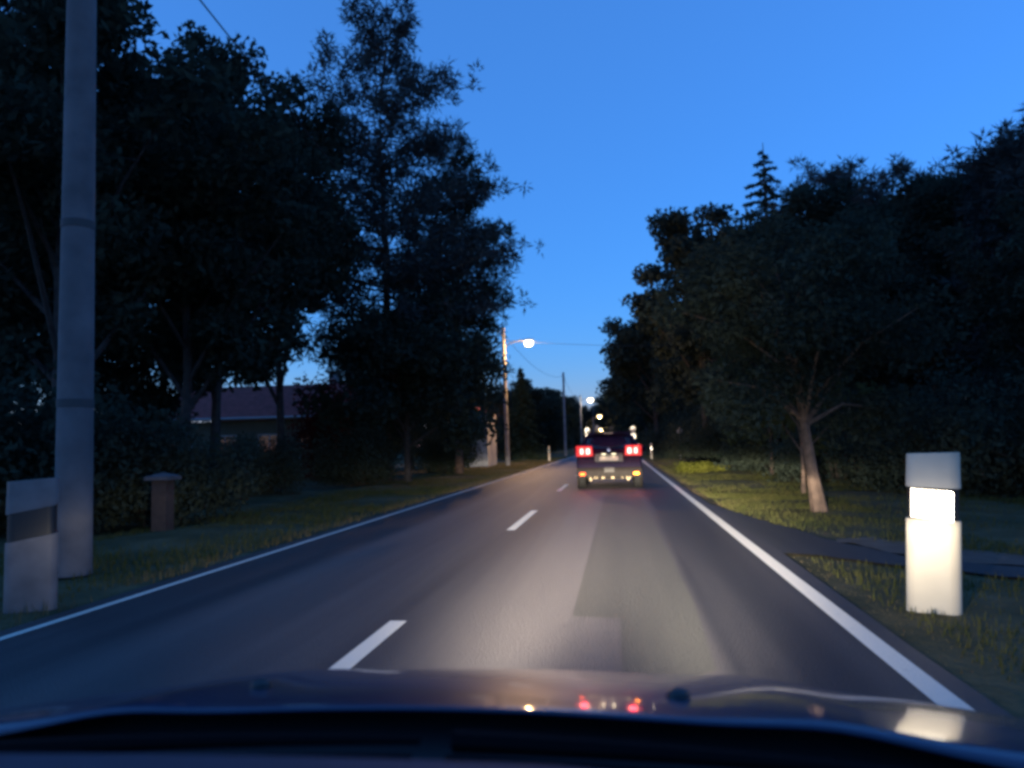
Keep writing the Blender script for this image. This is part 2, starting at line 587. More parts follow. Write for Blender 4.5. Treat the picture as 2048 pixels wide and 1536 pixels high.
def make_decid(name, seed, h, rad, low, n_leaf, leaf_size, leaf, bark, n_limb=13, trunk_r=0.2, lean=0.0, clump=0.75, fork=0.0):
    """broadleaf tree: trunk with limbs and a crown of leaf clumps; low = height of the crown's underside"""
    r = np.random.default_rng(seed)
    root = empty(name)
    mb = MB()
    top = h * 0.86
    tp = []
    for i in range(7):
        f = i / 6
        tp.append((lean * f * h + r.normal(0, .03) * h * .3 * f, r.normal(0, .03) * h * .3 * f, -0.1 + f * top))
    tr = [trunk_r * (1 - .85 * (i / 6)) * (1.35 if i == 0 else 1) for i in range(7)]
    mb.tube(tp, tr, 8)
    tpa = np.array(tp)
    centres = []
    cz = (low + h) / 2
    hz = (h - low) / 2
    for i in range(n_limb):
        f = 0.25 + 0.7 * (i + .5) / n_limb
        z0 = max(f * top * .8, low * .7, fork)
        k = np.interp(z0, tpa[:, 2], np.arange(7))
        base = np.array([np.interp(k, np.arange(7), tpa[:, j]) for j in range(3)])
        az = i * 2.4 + r.uniform(-.5, .5)
        zt = low + (h - low) * np.clip(f + r.uniform(-.15, .22), .04, .97)
        rr = rad * math.sqrt(max(0.06, 1 - ((zt - cz) / hz) ** 2)) * r.uniform(.72, 1.08)
        tip = np.array([base[0] + math.cos(az) * rr, base[1] + math.sin(az) * rr, zt])
        mid = base * .5 + tip * .5 + np.array([0, 0, (zt - z0) * -.05 + .15 * rr])
        r0 = np.interp(z0, tpa[:, 2], tr) * .55
        mb.tube([base, mid, tip], [r0, r0 * .55, r0 * .15], 5)
        for q in range(6):
            s = r.uniform(.35, 1.0)
            c = base * (1 - s) ** 2 + 2 * mid * s * (1 - s) + tip * s * s
            c = c + r.normal(0, .16, 3) * rad
            if q < 3:
                e0 = base * (1 - s) ** 2 + 2 * mid * s * (1 - s) + tip * s * s
                mb.tube([e0, c], [r0 * .25, r0 * .06], 4)
            centres.append((c, r.uniform(.55, 1.1) * clump))
        centres.append((tip, r.uniform(.6, 1.0) * clump))
    for q in range(10):                                   # core and top
        centres.append((np.array([lean * h + r.normal(0, .25) * rad, r.normal(0, .25) * rad, r.uniform(cz, h * .97)]), clump * 1.0))
    w = np.array([c[1] ** 2 for c in centres])
    cnt = (n_leaf * w / w.sum()).astype(int)
    P = []
    for (c, s), m_ in zip(centres, cnt):
        g = r.normal(0, 1, (m_, 3))
        g = g / np.linalg.norm(g, axis=1)[:, None] * (r.uniform(0, 1, m_) ** .5)[:, None]
        P.append(c + g * s * np.array([1, 1, .75]) * rad * .36)
    P = np.concatenate(P)
    P[:, 2] = np.maximum(P[:, 2], 0.05)
    mb.build("trunk", bark, root, True)
    quads_obj("crown", leaves(P, leaf_size, r), leaf, root)
    return root

def make_pine(name, seed, h, right, left, depth, low, n_tuft, needle, bark, trunk_r=0.22, size=0.26):
    """Scots pine: bare lower trunk, irregular branches ending in needle tufts; right/left: [(height, reach)]"""
    r = np.random.default_rng(seed)
    root = empty(name)
    mb = MB()
    tp = [(math.sin(i * 1.3 + seed) * .12 * i / 5, math.cos(i * 1.1 + seed) * .1 * i / 5, -0.1 + h * i / 9) for i in range(10)]
    mb.tube(tp, [trunk_r * (1 - .93 * i / 9) for i in range(10)], 8)
    rh, rr = zip(*right)
    lh, lr = zip(*left)
    tufts = []
    z = low
    i = 0
    while z < h * 0.985:
        for k in range(3 if z < h * .9 else 2):
            az = i * 2.4 + k * 2.1 + r.uniform(-.5, .5)
            ca, sa = math.cos(az), math.sin(az)
            reach = (np.interp(z, rh, rr) if ca > 0 else np.interp(z, lh, lr)) * abs(ca) + depth * abs(sa) * (1 - .75 * (z / h))
            reach *= r.uniform(.6, 1.05)
            reach = max(reach, .35)
            up = r.uniform(.05, .35) * reach * (0.4 + 1.1 * z / h)
            base = np.array([0, 0, z - up * .6])
            tip = np.array([ca * reach, sa * reach, z + up * .7])
            mid = (base + tip) / 2 - np.array([0, 0, .06 * reach])
            br = .05 * (1 - z / h) + .02
            mb.tube([base, mid, tip], [br, br * .7, br * .3], 5)
            nt_ = max(2, int(reach * 2.2))
            for q in range(nt_):
                s = 1 - (q / nt_) * .75
                c = base * (1 - s) ** 2 + 2 * mid * s * (1 - s) + tip * s * s
                for w in range(3):
                    tufts.append(c + r.normal(0, 1, 3) * np.array([.13 * reach + .12, .13 * reach + .12, .16]))
        z += r.uniform(.22, .5)
        i += 1
    T = np.array(tufts)
    per = max(4, n_tuft // len(T))
    n = len(T) * per
    C = np.repeat(T, per, 0)
    g = r.normal(0, 1, (n, 3))
    g[:, 2] += .35
    g /= np.linalg.norm(g, axis=1)[:, None]
    t = np.cross(g, r.normal(0, 1, (n, 3)))
    t /= np.linalg.norm(t, axis=1)[:, None] + 1e-9
    ln = size * r.uniform(.6, 1.5, n)
    st = r.uniform(.0, .35, n)[:, None]
    V = np.empty((n, 3, 3))
    V[:, 0] = C + g * st - t * .040
    V[:, 1] = C + g * st + t * .040
    V[:, 2] = C + g * (st + ln[:, None])
    mb.build("trunk", bark, root, True)
    quads_obj("crown", V.reshape(-1, 3), needle, root, 3)
    return root

def make_spruce(name, seed, h, rad, n_leaf, needle, bark, low=0.3):
    r = np.random.default_rng(seed)
    root = empty(name)
    mb = MB()
    mb.tube([(0, 0, -.1), (0, 0, h * .5), (0, 0, h)], [.035 * h * .45, .02 * h * .4, .012], 8)
    P = []
    z = low
    k = 0
    bl = []
    while z < h * .97:
        L = rad * (1 - z / h) ** .85 * r.uniform(.7, 1.12) + .08
        az = k * 2.4 + r.uniform(-.4, .4)
        bl.append((z, L, az))
        z += h * .0075
        k += 1
    tot = sum(b[1] for b in bl)
    for z, L, az in bl:
        ca, sa = math.cos(az), math.sin(az)
        tip = (ca * L, sa * L, z - .22 * L)
        if L > .3:
            mb.tube([(0, 0, z), (ca * L * .5, sa * L * .5, z - .02 * L), tip], [.02, .014, .006], 4)
        m_ = int(n_leaf * L / tot) + 3
        s = r.uniform(.12, 1, m_)
        side = r.normal(0, .16, m_) * L * (1.15 - s)
        pts = np.stack([ca * L * s - sa * side, sa * L * s + ca * side, z - .22 * L * s * s - np.abs(r.normal(0, .10, m_)) * (0.5 + L * .3)], 1)
        P.append(pts)
    P = np.concatenate(P)
    mb.build("trunk", bark, root, True)
    quads_obj("crown", leaves(P, .13, r, .35, 1.2), needle, root)
    return root

def make_bush(name, seed, h, rad, n_leaf, leaf_size, leaf):
    r = np.random.default_rng(seed)
    root = empty(name)
    mb = MB()
    cs = []
    for i in range(16):
        az = i * 2.4
        rr = rad * r.uniform(.15, .85)
        zt = h * r.uniform(.3, .95) * math.sqrt(max(.15, 1 - (rr / rad) ** 2 * .7))
        tip = (math.cos(az) * rr, math.sin(az) * rr, zt)
        mb.tube([(math.cos(az) * .1, math.sin(az) * .1, -.05), (tip[0] * .4, tip[1] * .4, zt * .55), tip], [.04, .025, .008], 4)
        cs.append((np.array(tip), .36))
        cs.append((np.array([tip[0], tip[1], zt * .5]), .40))
    P = []
    for c, s in cs:
        m_ = n_leaf // len(cs)
        g = r.normal(0, 1, (m_, 3))
        g = g / np.linalg.norm(g, axis=1)[:, None] * (r.uniform(0, 1, m_) ** .5)[:, None]
        P.append(c + g * np.array([rad, rad, h * .75]) * s)
    P = np.concatenate(P)
    P[:, 2] = np.maximum(np.abs(P[:, 2]), 0.03)
    mb.build("stem", M['bark'], root, True)
    quads_obj("foliage", leaves(P, leaf_size, r), leaf, root)
    return root

def place(o, x, y, z=-0.05, rz=0.0, s=(1, 1, 1)):
    o.location = (x, y, z)
    o.rotation_euler = (0, 0, rz)
    o.scale = s if hasattr(s, "__len__") else (s, s, s)
    return o

# --- left side
pineA = make_pine("pine_tree", 3, 21.6,
                  [(3, 1.0), (5.5, 3.0), (8.2, 4.9), (9.8, 5.5), (11, 4.2), (12.6, 5.2), (14, 3.0), (16.4, 4.0), (17.5, 2.4), (19, 1.6), (21.6, .9)],
                  [(3, 3.5), (8, 4.0), (12, 4.2), (15, 3.6), (17, 3.2), (19, 2.4), (20.5, 1.7), (21.6, .6)],
                  3.8, 4.6, 46000, M['needle'], M['bark_pine'], .24)
place(pineA, -9.8, 32.0)
tag(pineA, "tallest pine with a loose feathery top left of the street", "tree", "trees on the left side")
pineB = make_pine("pine_tree", 8, 16.5, [(3, .8), (6, 1.0), (8.5, 2.3), (11, 2.5), (14, 1.9), (16.5, .6)], [(3, 3), (8, 3.2), (12, 2.4), (16.5, .6)],
                  3.0, 4.0, 34000, M['needle_dark'], M['bark_pine'], .2)
place(pineB, -7.7, 37.0)
tag(pineB, "darker lower pine just right of the tallest pine", "tree", "trees on the left side")

dA = make_decid("broadleaf_tree", 21, 13.4, 3.7, 2.4, 30000, .115, M['leaf'], M['bark'], 15, .2)
dB = make_decid("broadleaf_tree", 22, 12.4, 3.3, 2.0, 28000, .115, M['leaf'], M['bark'], 14, .17)
dC = make_decid("broadleaf_tree", 23, 10.0, 5.0, 0.5, 19000, .17, M['leaf'], M['bark'], 17, .2, clump=.85)
place(dA, -12.4, 15.8, rz=.4)
tag(dA, "nearest dark broadleaf tree behind the concrete pole", "tree", "trees on the left side")
place(dB, -11.3, 19.0, rz=1.0)
tag(dB, "pointed dark broadleaf tree right of the concrete pole", "tree", "trees on the left side")
place(dC, -8.2, 29.5, s=(.70, .70, .72))
tag(dC, "wide rounded bushy tree left of the lit street lamp", "tree", "trees on the left side")

def again(src, x, y, rz, s, label, group, cat="tree"):
    o = copy_tree(src)
    place(o, x, y, -0.05, rz, s)
    return tag(o, label, cat, group)

GL = "trees on the left side"
again(dA, -12.6, 23.0, 2.1, (.85, .85, 1.08), "broadleaf tree third behind the concrete pole, below open sky", GL)
again(dB, -12.3, 27.0, 3.3, (1.0, 1.0, 1.22), "slim broadleaf tree immediately left of the tallest pine", GL)
again(dA, -17.8, 20.0, 4.0, (1, 1, 1.05), "broadleaf tree at the far left edge behind the concrete pole", GL)
for i, (x, y_, rz, s) in enumerate([(-17, 27, .5, 1.1), (-21, 24, 1.9, 1.1), (-25, 30, 4.2, 1.15)]):
    again([dB, dA][i % 2], x, y_, rz, s, "dark broadleaf tree in the second row behind the left roadside trees", "second row of left trees")

maroon = make_bush("shrub", 31, 4.7, 1.7, 6500, .11, M['leaf_red'])
place(maroon, -13.6, 35.0)
tag(maroon, "tall maroon leaved shrub beside the red roofed house", "shrub")
bush0 = make_bush("bush", 32, 2.2, 1.8, 11000, .06, M['leaf'])
place(bush0, -9.0, 14.0)
again(dC, -15.6, 22.0, 1.2, (.46, .46, .46), "bushy dark tree closing the gap behind the concrete pole", GL)
again(dC, -12.6, 46.0, 2.2, (.9, .9, .9), "bushy tree in front of the grey shed", GL)
tag(bush0, "low dark bush in front of the left roadside trees", "bush", "bushes under the left trees")
for x, y_, rz, s in [(-11.5, 11.5, 1, 1.2), (-10.0, 18, 2, .8), (-14, 15, 3, .9), (-11, 23, 2.6, .8), (-9.6, 28, .3, 1.0), (-11.5, 31, 1.2, .7), (-9.0, 39, 1.9, 1.2), (-10.5, 12.5, 4, 1.3), (-18, 18, 4, 1.2)]:
    again(bush0, x, y_, rz, s, "low dark bush in front of the left roadside trees", "bushes under the left trees", "bush")

spruceA = make_spruce("spruce_tree", 41, 8.6, 2.5, 14000, M['needle_dark'], M['bark'])
place(spruceA, -8.7, 70.0)
tag(spruceA, "small dark spruce right of the street lamp pole", "tree")
twig = MB()
rt = random.Random(5)
for i in range(26):
    a = rt.uniform(0, 6.28)
    p0 = Vector((0, 0, 0))
    p1 = Vector((math.cos(a) * .5, math.sin(a) * .5, rt.uniform(1.8, 3)))
    p2 = p1 + Vector((math.cos(a) * rt.uniform(.2, .8), math.sin(a) * .5, rt.uniform(1.2, 2.6)))
    twig.tube([p0, p1, p2], [.03, .018, .005], 4)
    for k in range(3):
        q = p1.lerp(p2, rt.uniform(.1, .8))
        twig.tube([q, q + Vector((rt.uniform(-.5, .5), rt.uniform(-.5, .5), rt.uniform(.3, .8)))], [.009, .003], 3)
tw = twig.build("bare_shrub", M['bark'])
place(tw, -10.2, 61.0)
tag(tw, "bare twiggy shrub just left of the street lamp pole", "shrub")

# --- right side
GR = "trees on the right side"
dR = make_decid("broadleaf_tree", 51, 18.3, 5.0, 1.0, 20000, .22, M['leaf'], M['bark'], 18, .28)
place(dR, 6.3, 58.0, rz=.3)
tag(dR, "tall rounded broadleaf tree right of the road, left of the pointed spruce", "tree", GR)
dS = make_decid("broadleaf_tree", 52, 15.5, 5.4, 1.6, 19000, .22, M['leaf'], M['bark'], 17, .25)
place(dS, 3.6, 76.0, rz=1.2)
tag(dS, "broadleaf tree whose branches reach out over the road ahead", "tree", GR)
again(dR, 8.3, 52.0, 2.0, (.78, .78, .80), "broadleaf tree between the tall rounded tree and the spruce", GR)
spruceB = make_spruce("spruce_tree", 43, 19.4, 3.9, 20000, M['needle_dark'], M['bark'])
place(spruceB, 9.2, 47.0, s=(1.45, 1.45, .985))
tag(spruceB, "slim pointed spruce standing above the right treeline", "tree", GR)
pineC = make_pine("pine_tree", 61, 17.0, [(3, 2.5), (9, 2.8), (13, 2.9), (15.5, 2.2), (17, .8)], [(3, 2.5), (9, 2.6), (13, 2.8), (15.5, 2.1), (17, .7)],
                  2.7, 4.0, 34000, M['needle'], M['bark_pine'], .2, .3)
place(pineC, 12.2, 46.0)
tag(pineC, "pine with a round top right of the pointed spruce", "tree", GR)
again(pineC, 14.3, 50.0, 2.0, (.9, .9, 1.06), "pine with a narrow tip, second right of the pointed spruce", GR)
again(pineC, 15.0, 43.0, 3.6, (1.15, 1.15, .93), "broad topped pine, third right of the pointed spruce", GR)
again(pineC, 13.6, 27.0, 1.0, (.9, .9, .66), "pine at the right edge of the picture, highest there", GR)
again(pineC, 15.6, 29.0, 2.4, (1.0, 1.0, .77), "tall pine cut by the right edge of the picture", GR)
again(dB, 13.6, 34.0, 2.2, (.95, .95, .97), "dark broadleaf tree in the dip of the right treeline", GR)
for i, (x, y_, rz, s) in enumerate([(9.8, 36, .2, .95), (12, 38, 1, 1.0), (17.5, 37, 2.2, 1.05), (19.5, 44, 3, 1.2), (11.5, 30, 4, .8),
                                    (16.5, 23, 5, .72), (12.0, 23, 1.7, .62), (8.8, 41, 2.9, .95), (20, 31, .8, 1.0), (8.5, 28, 1.3, .62)]):
    again([dA, dB][i % 2], x, y_, rz, s, "dark broadleaf tree filling the wood right of the road", "trees of the wood on the right")
dT = make_decid("young_tree", 71, 5.4, 2.3, 0.95, 28000, .055, M['leaf'], M['bark_pale'], 16, .12, -0.10, fork=1.55)
place(dT, 3.52, 14.6, -.03, .0)
tag(dT, "small roadside tree with a leaning trunk lit by headlights", "tree")
dU = make_decid("young_tree", 72, 4.2, 1.7, 1.3, 6000, .08, M['leaf_pale'], M['bark_pale'], 12, .05, .02)
place(dU, 4.3, 19.3, -.03)
tag(dU, "thin young tree behind the leaning roadside tree", "tree")
again(dU, 5.6, 30.0, 2, 1.25, "pale young tree beside the small round sign", None)
bush1 = make_bush("bush", 33, 2.4, 1.9, 11000, .06, M['leaf'])
place(bush1, 7.5, 20)
tag(bush1, "dark bush under the trees right of the road", "bush", "bushes under the right trees")
for x, y_, rz, s in [(6.6, 25, 1, 1.1), (9.5, 18, 2, 1.3), (6.3, 33, 3, 1.2), (7.0, 39, 4, 1.3), (12.5, 17, .6, 1.4), (6.2, 47, 1.5, 1.4), (9.5, 24, 2.2, 1.4), (5.6, 60, 2.9, 1.4), (12.5, 13, 5, 1.3), (5.2, 72, 2, 1.6), (16, 16, 1, 1.7), (10.5, 14.5, 3, 1.1), (9, 30, 2, 1.5), (15, 40, 1, 1.8), (13, 33, 4, 1.7), (11, 36, 5, 1.6), (17, 28, 0, 1.8)]:
    again(bush1, x, y_, rz, s, "dark bush under the trees right of the road", "bushes under the right trees", "bush")
glow_bush = make_bush("bush", 34, .8, 1.1, 4000, .05, M['leaf_lime_lit'])
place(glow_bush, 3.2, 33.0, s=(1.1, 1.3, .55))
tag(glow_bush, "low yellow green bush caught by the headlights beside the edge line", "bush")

# --- far trees where the road bends away
far_spots = [(3.8, 108, 1.0, .95), (4.2, 135, 2.2, 1.0), (3.6, 165, 3.1, 1.1), (2.6, 200, 4.2, 1.15), (-1.0, 250, .7, 1.2), (-6, 290, 2.5, 1.1), (6, 180, 1.4, 1.2), (7.5, 95, 5, 1.1),
             (8.0, 125, .4, 1.2), (4, 240, 2, 1.2), (-13, 300, 1, 1.0), (-22, 300, 2, 1.0), (-34, 280, 3, 1.0), (10, 150, 1, 1.2)]
for x, y_, rz, s in far_spots:
    again(dS, x, y_, rz, s, "distant dark tree where the road bends out of sight", "far trees along the road")
for x, y_, rz, s in [(-11, 92, 1, .58), (-13, 100, 2, .62), (-10.5, 110, 3, .6), (-12, 125, 4, .66), (-10.8, 140, 5, .7), (-13, 160, .5, .8), (-11, 185, 1.5, .8), (-14, 215, 2, .9), (-18, 85, 2.7, .75), (-21, 105, 3, .7), (-13, 82, 3.5, .5)]:
    again(dS, x, y_, rz, s, "low dark tree of the far left hedge line", "far trees on the left")

for i, (x, y_) in enumerate([(-14, 78), (-19, 84), (-25, 80), (-31, 86), (-38, 82), (-46, 88), (-11, 118), (-17, 112), (-12, 150), (-12, 200), (-55, 92), (-65, 85), (-24, 58), (-30, 62), (-37, 58), (-45, 62)]):
    again(bush0, x, y_, i * 1.3, (2.6, 2.2, 2.4), "far dark hedge bush on the left horizon", "far hedge on the left", "bush")
for i, (x, y_) in enumerate([(9, 70), (15, 66), (21, 60), (27, 54), (24, 44), (29, 38), (9, 100), (8, 130), (7, 165), (35, 46), (23, 30), (27, 24), (23, 18), (31, 30)]):
    again(bush1, x, y_, i * 1.7, (2.4, 2.2, 2.2), "far dark bush closing the right horizon", "far hedge on the right", "bush")
for i, x in enumerate((-24, -17, -11, -5, 1, 6)):
    again(bush1, x, 312, i * 1.1, (2.6, 2.2, 3.2), "distant thicket bush where the road disappears", "thicket at the end of the road", "bush")

# ------------------------------------------------------------------ poles, lamps, wires
def wood_pole(x, y_, h, label, material, r0=.15, r1=.10, lean=0.0, name="utility_pole"):
    t = empty(name, (x, y_, -.05))
    mb = MB()
    n = 8
    mb.tube([(lean * h * i / n, 0, h * i / n) for i in range(n + 1)], [r0 + (r1 - r0) * i / n for i in range(n + 1)], 14)
    mb.build("shaft", material, t, True)
    c = MB()
    c.lathe([(r1 * 1.1, 0), (r1 * 1.15, .02), (.02, .10)], 12, 'z', (lean * h, 0, h + .003))
    c.build("cap", M['steel'], t)
    for k in range(3):
        ins = MB()
        ins.lathe([(.015, 0), (.015, .05), (.035, .06), (.045, .10), (.02, .13)], 10, 'z', (lean * h + (-.22 if k == 0 else .18 if k == 1 else .18), 0, h - .35 - .25 * k))
        ins.tube([(lean * h, 0, h - .35 - .25 * k), (lean * h + (-.22 if k == 0 else .18), 0, h - .35 - .25 * k)], .012, 6)
        ins.build("insulator", M['plastic_white'], t)
    tag(t, label, "pole", "utility poles along the left verge")
    return t

npole = wood_pole(-6.2, 8.16, 9.0, "thick pale concrete pole nearest on the left", M['concrete'], .20, .145, -.004)
for z in (1.95, 4.05):  # two thin dark bands round the near pole
    mb = MB()
    rr_ = .20 - .055 * z / 9 + .006
    mb.lathe([(rr_ - .01, -.05), (rr_, -.045), (rr_, .045), (rr_ - .01, .05)], 18, 'z', (-.004 * z, 0, z))
    mb.build("dark_band", mat("dark_band_dull", (.05, .05, .052), .8), npole, True)
pole1 = wood_pole(-7.2, 50.0, 9.0, "wooden pole carrying the nearest lit street lamp", M['wood_pole'], .15, .11, -.012)
wood_pole(-5.9, 86.0, 9.2, "dark wooden pole second beyond the nearest street lamp", M['wood_pole'], .15, .11)
pole3 = wood_pole(-6.1, 128.0, 9.2, "wooden pole carrying the second lit street lamp", M['wood_pole'], .15, .11)
wood_pole(-5.2, 166.0, 9.1, "thin far pole lit by the third street lamp", M['concrete'], .11, .09)
wood_pole(-6.6, 206.0, 9.1, "farthest pole of the row, carrying the third lamp", M['wood_pole'], .15, .11)
wood_pole(8.8, 53.5, 8.6, "pole hidden among the right roadside trees", M['wood_pole'], .14, .10)

GLOW = emit("lamp_bowl_warm", (1.0, .80, .52), 11.0)
GLOW_Y = emit("lamp_bowl_amber", (1.0, .74, .36), 10.0)
def street_lamp(px, x, y_, z, label, power, glow=GLOW, size=1.0, col=(1.0, .55, .20)):
    t = empty("street_lamp", (x, y_, z))
    a = MB()
    dx = px - x
    a.tube([(dx, 0, -.35), (dx * .75, 0, -.08), (dx * .3, 0, .06), (-.05, 0, .05)], .035, 8)
    a.build("arm", M['wire'], t, True)
    hd = MB()
    hd.lathe([(.05, .13), (.17, .11), (.26, .05), (.28, .0), (.25, -.02)], 18)
    for i, v in enumerate(hd.v):
        hd.v[i] = (v[0] * 1.25 * size + .02, v[1] * size, v[2] + .02)
    hd.build("hood", M['sign_back'], t, True)
    gl = MB()
    gl.lathe([(.20, .0), (.245, -.04), (.26, -.085), (.24, -.135), (.19, -.175), (.11, -.205), (.02, -.215)], 18)
    for i, v in enumerate(gl.v):
        gl.v[i] = (v[0] * 1.05 * size + .02, v[1] * size, v[2] * size * 1.5)
    gl.build("bowl", glow, t, True)
    ld = bpy.data.lights.new("lamp_light", 'POINT')
    ld.energy = power / EXPO
    ld.color = col
    ld.shadow_soft_size = .12
    lo = bpy.data.objects.new("lamp_light", ld)
    lo.location = (0.02, 0, -.46 * size)
    link(lo, t)
    tag(t, label, "street lamp", "lit street lamps")
    return t
street_lamp(-7.25, -5.65, 50.0, 8.05, "nearest lit street lamp glowing against the sky", 3200, size=1.05)
street_lamp(-6.1, -4.45, 128.0, 8.55, "second lit street lamp low against the treeline", 1000, size=1.7, col=(1, .85, .65))
street_lamp(-6.6, -4.9, 206.0, 8.45, "third lit street lamp above the leading car", 4000, GLOW_Y, 2.0)
street_lamp(-9.0, -6.3, 284.0, 6.3, "farthest lit street lamp just above the leading car roof", 4000, GLOW_Y, 2.6)
wood_pole(-9.1, 284.0, 7.0, "short far pole carrying the farthest lamp", M['wood_pole'], .15, .11)

def wire(p0, p1, sag, label, r=.014):
    p0, p1 = Vector(p0), Vector(p1)
    mb = MB()
    pts = []
    for i in range(25):
        f = i / 24
        p = p0.lerp(p1, f)
        p.z -= sag * 4 * f * (1 - f)
        pts.append(p)
    mb.tube(pts, r, 5)
    o = mb.build("overhead_wire", M['wire'])
    tag(o, label, "wire", "overhead wires")
wire((-6.2, 8.2, 8.6), (-7.3, 50, 8.55), .9, "overhead wire running from the concrete pole to the lamp pole")
wire((-7.3, 50, 8.6), (-5.9, 86, 8.8), 1.0, "overhead wire sagging from the lamp pole to the second pole")
wire((-5.9, 86, 8.8), (-6.1, 128, 8.8), .9, "overhead wire from the second pole to the third pole")
wire((-6.1, 128, 8.8), (-5.2, 166, 8.7), .9, "overhead wire between the far poles")
wire((-7.2, 50, 8.15), (8.8, 53.5, 7.7), .25, "thin span wire crossing the road at the street lamp", .012)

# ------------------------------------------------------------------ marker posts
def rounded_section(w, d, n=5, cut=.45):
    """rounded plan outline, wide w (x) and deep d (y)"""
    pts = []
    rr = min(w, d) * cut
    for cx, cy, a0 in ((w / 2 - rr, d / 2 - rr, 0), (-w / 2 + rr, d / 2 - rr, 90), (-w / 2 + rr, -d / 2 + rr, 180), (w / 2 - rr, -d / 2 + rr, 270)):
        for k in range(n):
            a = R(a0 + 90 * k / (n - 1))
            pts.append((cx + rr * math.cos(a), cy + rr * math.sin(a)))
    return pts

def prism(sec, z0, z1, slant0=0.0, slant1=0.0, s0=1.0, s1=1.0):
    """vertical prism; slant raises the end faces with x"""
    n = len(sec)
    V = [(x * s0, y_ * s0, z0 + slant0 * x) for x, y_ in sec] + [(x * s1, y_ * s1, z1 + slant1 * x) for x, y_ in sec]
    F = [(i, (i + 1) % n, n + (i + 1) % n, n + i) for i in range(n)]
    F.append(tuple(reversed(range(n))))
    F.append(tuple(range(n, 2 * n)))
    return V, F

def guide_post(x, y_, w, d, lean, face, label, refl=True, h=1.14, band=(.66, .90), slant=0.0, base_slant=0.0):
    t = empty("guide_post", (x, y_, -.05), face)
    t.rotation_euler = (0, lean, face)
    sec = rounded_section(w, d)
    def pc(name, m, z0, z1, a=0., b=0., s0=1., s1=1.):
        V, F = prism(sec, z0, z1, a, b, s0, s1)
        mb = MB()
        mb.add(V, F)
        return mb.build(name, m, t, True)
    wm = M['plastic_white'] if refl else M['plastic_shaded']
    pc("body", wm, 0.0 if not base_slant else .03, band[0] + .05, base_slant, slant, 1.0, 1.0)
    pc("black_band", M['plastic_black'], band[0] + .052, band[1] + .05, slant, slant, .93, .93)
    pc("cap", wm, band[1] + .052, h + .05, slant, .06, 1.0, .97)
    if refl:
        r_ = MB()
        V, F = prism(rounded_section(w * .80, .02, 4), band[0] + .06, band[1] + .035, -.06, -.06)
        r_.add([(a, b - d * .465 - .012, c) for a, b, c in V], F)
        r_.build("reflector", M['reflective'], t, False)
    tag(t, label, "guide post", "white roadside guide posts")
    return t
guide_post(2.30, 6.31, .37, .16, R(3.0), R(-26), "big white guide post at right, lit brightly by headlights", True, 1.16, slant=0.0)
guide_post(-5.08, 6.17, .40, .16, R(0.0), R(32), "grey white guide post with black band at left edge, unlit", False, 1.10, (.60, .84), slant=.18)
guide_post(2.40, 59.5, .15, .12, 0, 0, "small distant guide post right of the leading car", True, 1.16)
guide_post(-5.35, 59.5, .15, .12, 0, 0, "small distant guide post left of the leading car", True, 1.12)
guide_post(2.6, 110, .15, .12, 0, 0, "faraway guide post just over the right tail light", True, 1.1)

# ------------------------------------------------------------------ signs
def disc(name, rad, thick, c, m, parent):
    mb = MB()
    mb.lathe([(rad * .96, -thick / 2), (rad, -thick / 2 + .004), (rad, thick / 2 - .004), (rad * .96, thick / 2)], 28, 'y', c)
    return mb.build(name, m, parent, False)
def road_sign(x, y_, zs, rad, label, lean=0.0, face=0.0, m=None, h=None, tilt=0.0, board=0.0):
    t = empty("road_sign", (x, y_, -.05), face)
    t.rotation_euler = (tilt, 0, face)
    mb = MB()
    mb.tube([(0, .05, 0), (lean, .05, h or zs[0] + rad + .1)], .038, 10)
    mb.build("post", M['steel'], t, True)
    for z in zs:
        if board:
            pb = MB()
            out = rounded_section(rad * 2, board, 6, .48)
            n_ = len(out)
            pb.add([(x_, -.045, z + z_) for x_, z_ in out] + [(x_, -.015, z + z_) for x_, z_ in out],
                   [tuple(range(n_)), tuple(reversed(range(n_, 2 * n_)))] + [(i, (i + 1) % n_, n_ + (i + 1) % n_, n_ + i) for i in range(n_)])
            pb.build("sign_plate", m or M['reflective'], t)
        else:
            disc("sign_plate", rad, .03, (lean * .8, -.03, z), m or M['reflective'], t)
        cl = MB()
        cl.box(lean * .8 - .06, lean * .8 + .06, -.013, .01, z - .03, z + .03)
        cl.build("clamp", M['steel'], t)
    tag(t, label, "road sign")
    return t
road_sign(1.90, 105, (2.96, 2.06), .29, "slim upright reflector boards glaring white right of the leading car roof", face=R(-1.1), tilt=R(.88), board=.86)
road_sign(-4.2, 105, (2.96, 2.06), .29, "slim upright reflector boards glaring white left of the leading car roof", face=R(2.26), tilt=R(.88), board=.86)
road_sign(4.5, 59.0, (2.03,), .19, "small round grey sign on a thin post at the right verge", m=M['sign_back'])

# brown gate post with a pale cap on the left verge
gp = empty("gate_post", (-7.7, 12.3, -.05))
mb = MB(); mb.box(-.13, .13, -.13, .13, 0, .90); mb.build("shaft", M['brown_wood'], gp, False, .012)
mb = MB(); mb.box(-.22, .22, -.2, .2, .903, .96)
mb.add([(-.22, -.2, .962), (.22, -.2, .962), (.22, .2, .962), (-.22, .2, .962), (0, 0, 1.03)], [(0, 1, 4), (1, 2, 4), (2, 3, 4), (3, 0, 4)])
mb.build("cap", mat("cap_stone", (.075, .07, .075), .9, noise=.2), gp)
tag(gp, "brown gate post with a pale cap on the left verge", "gate post")

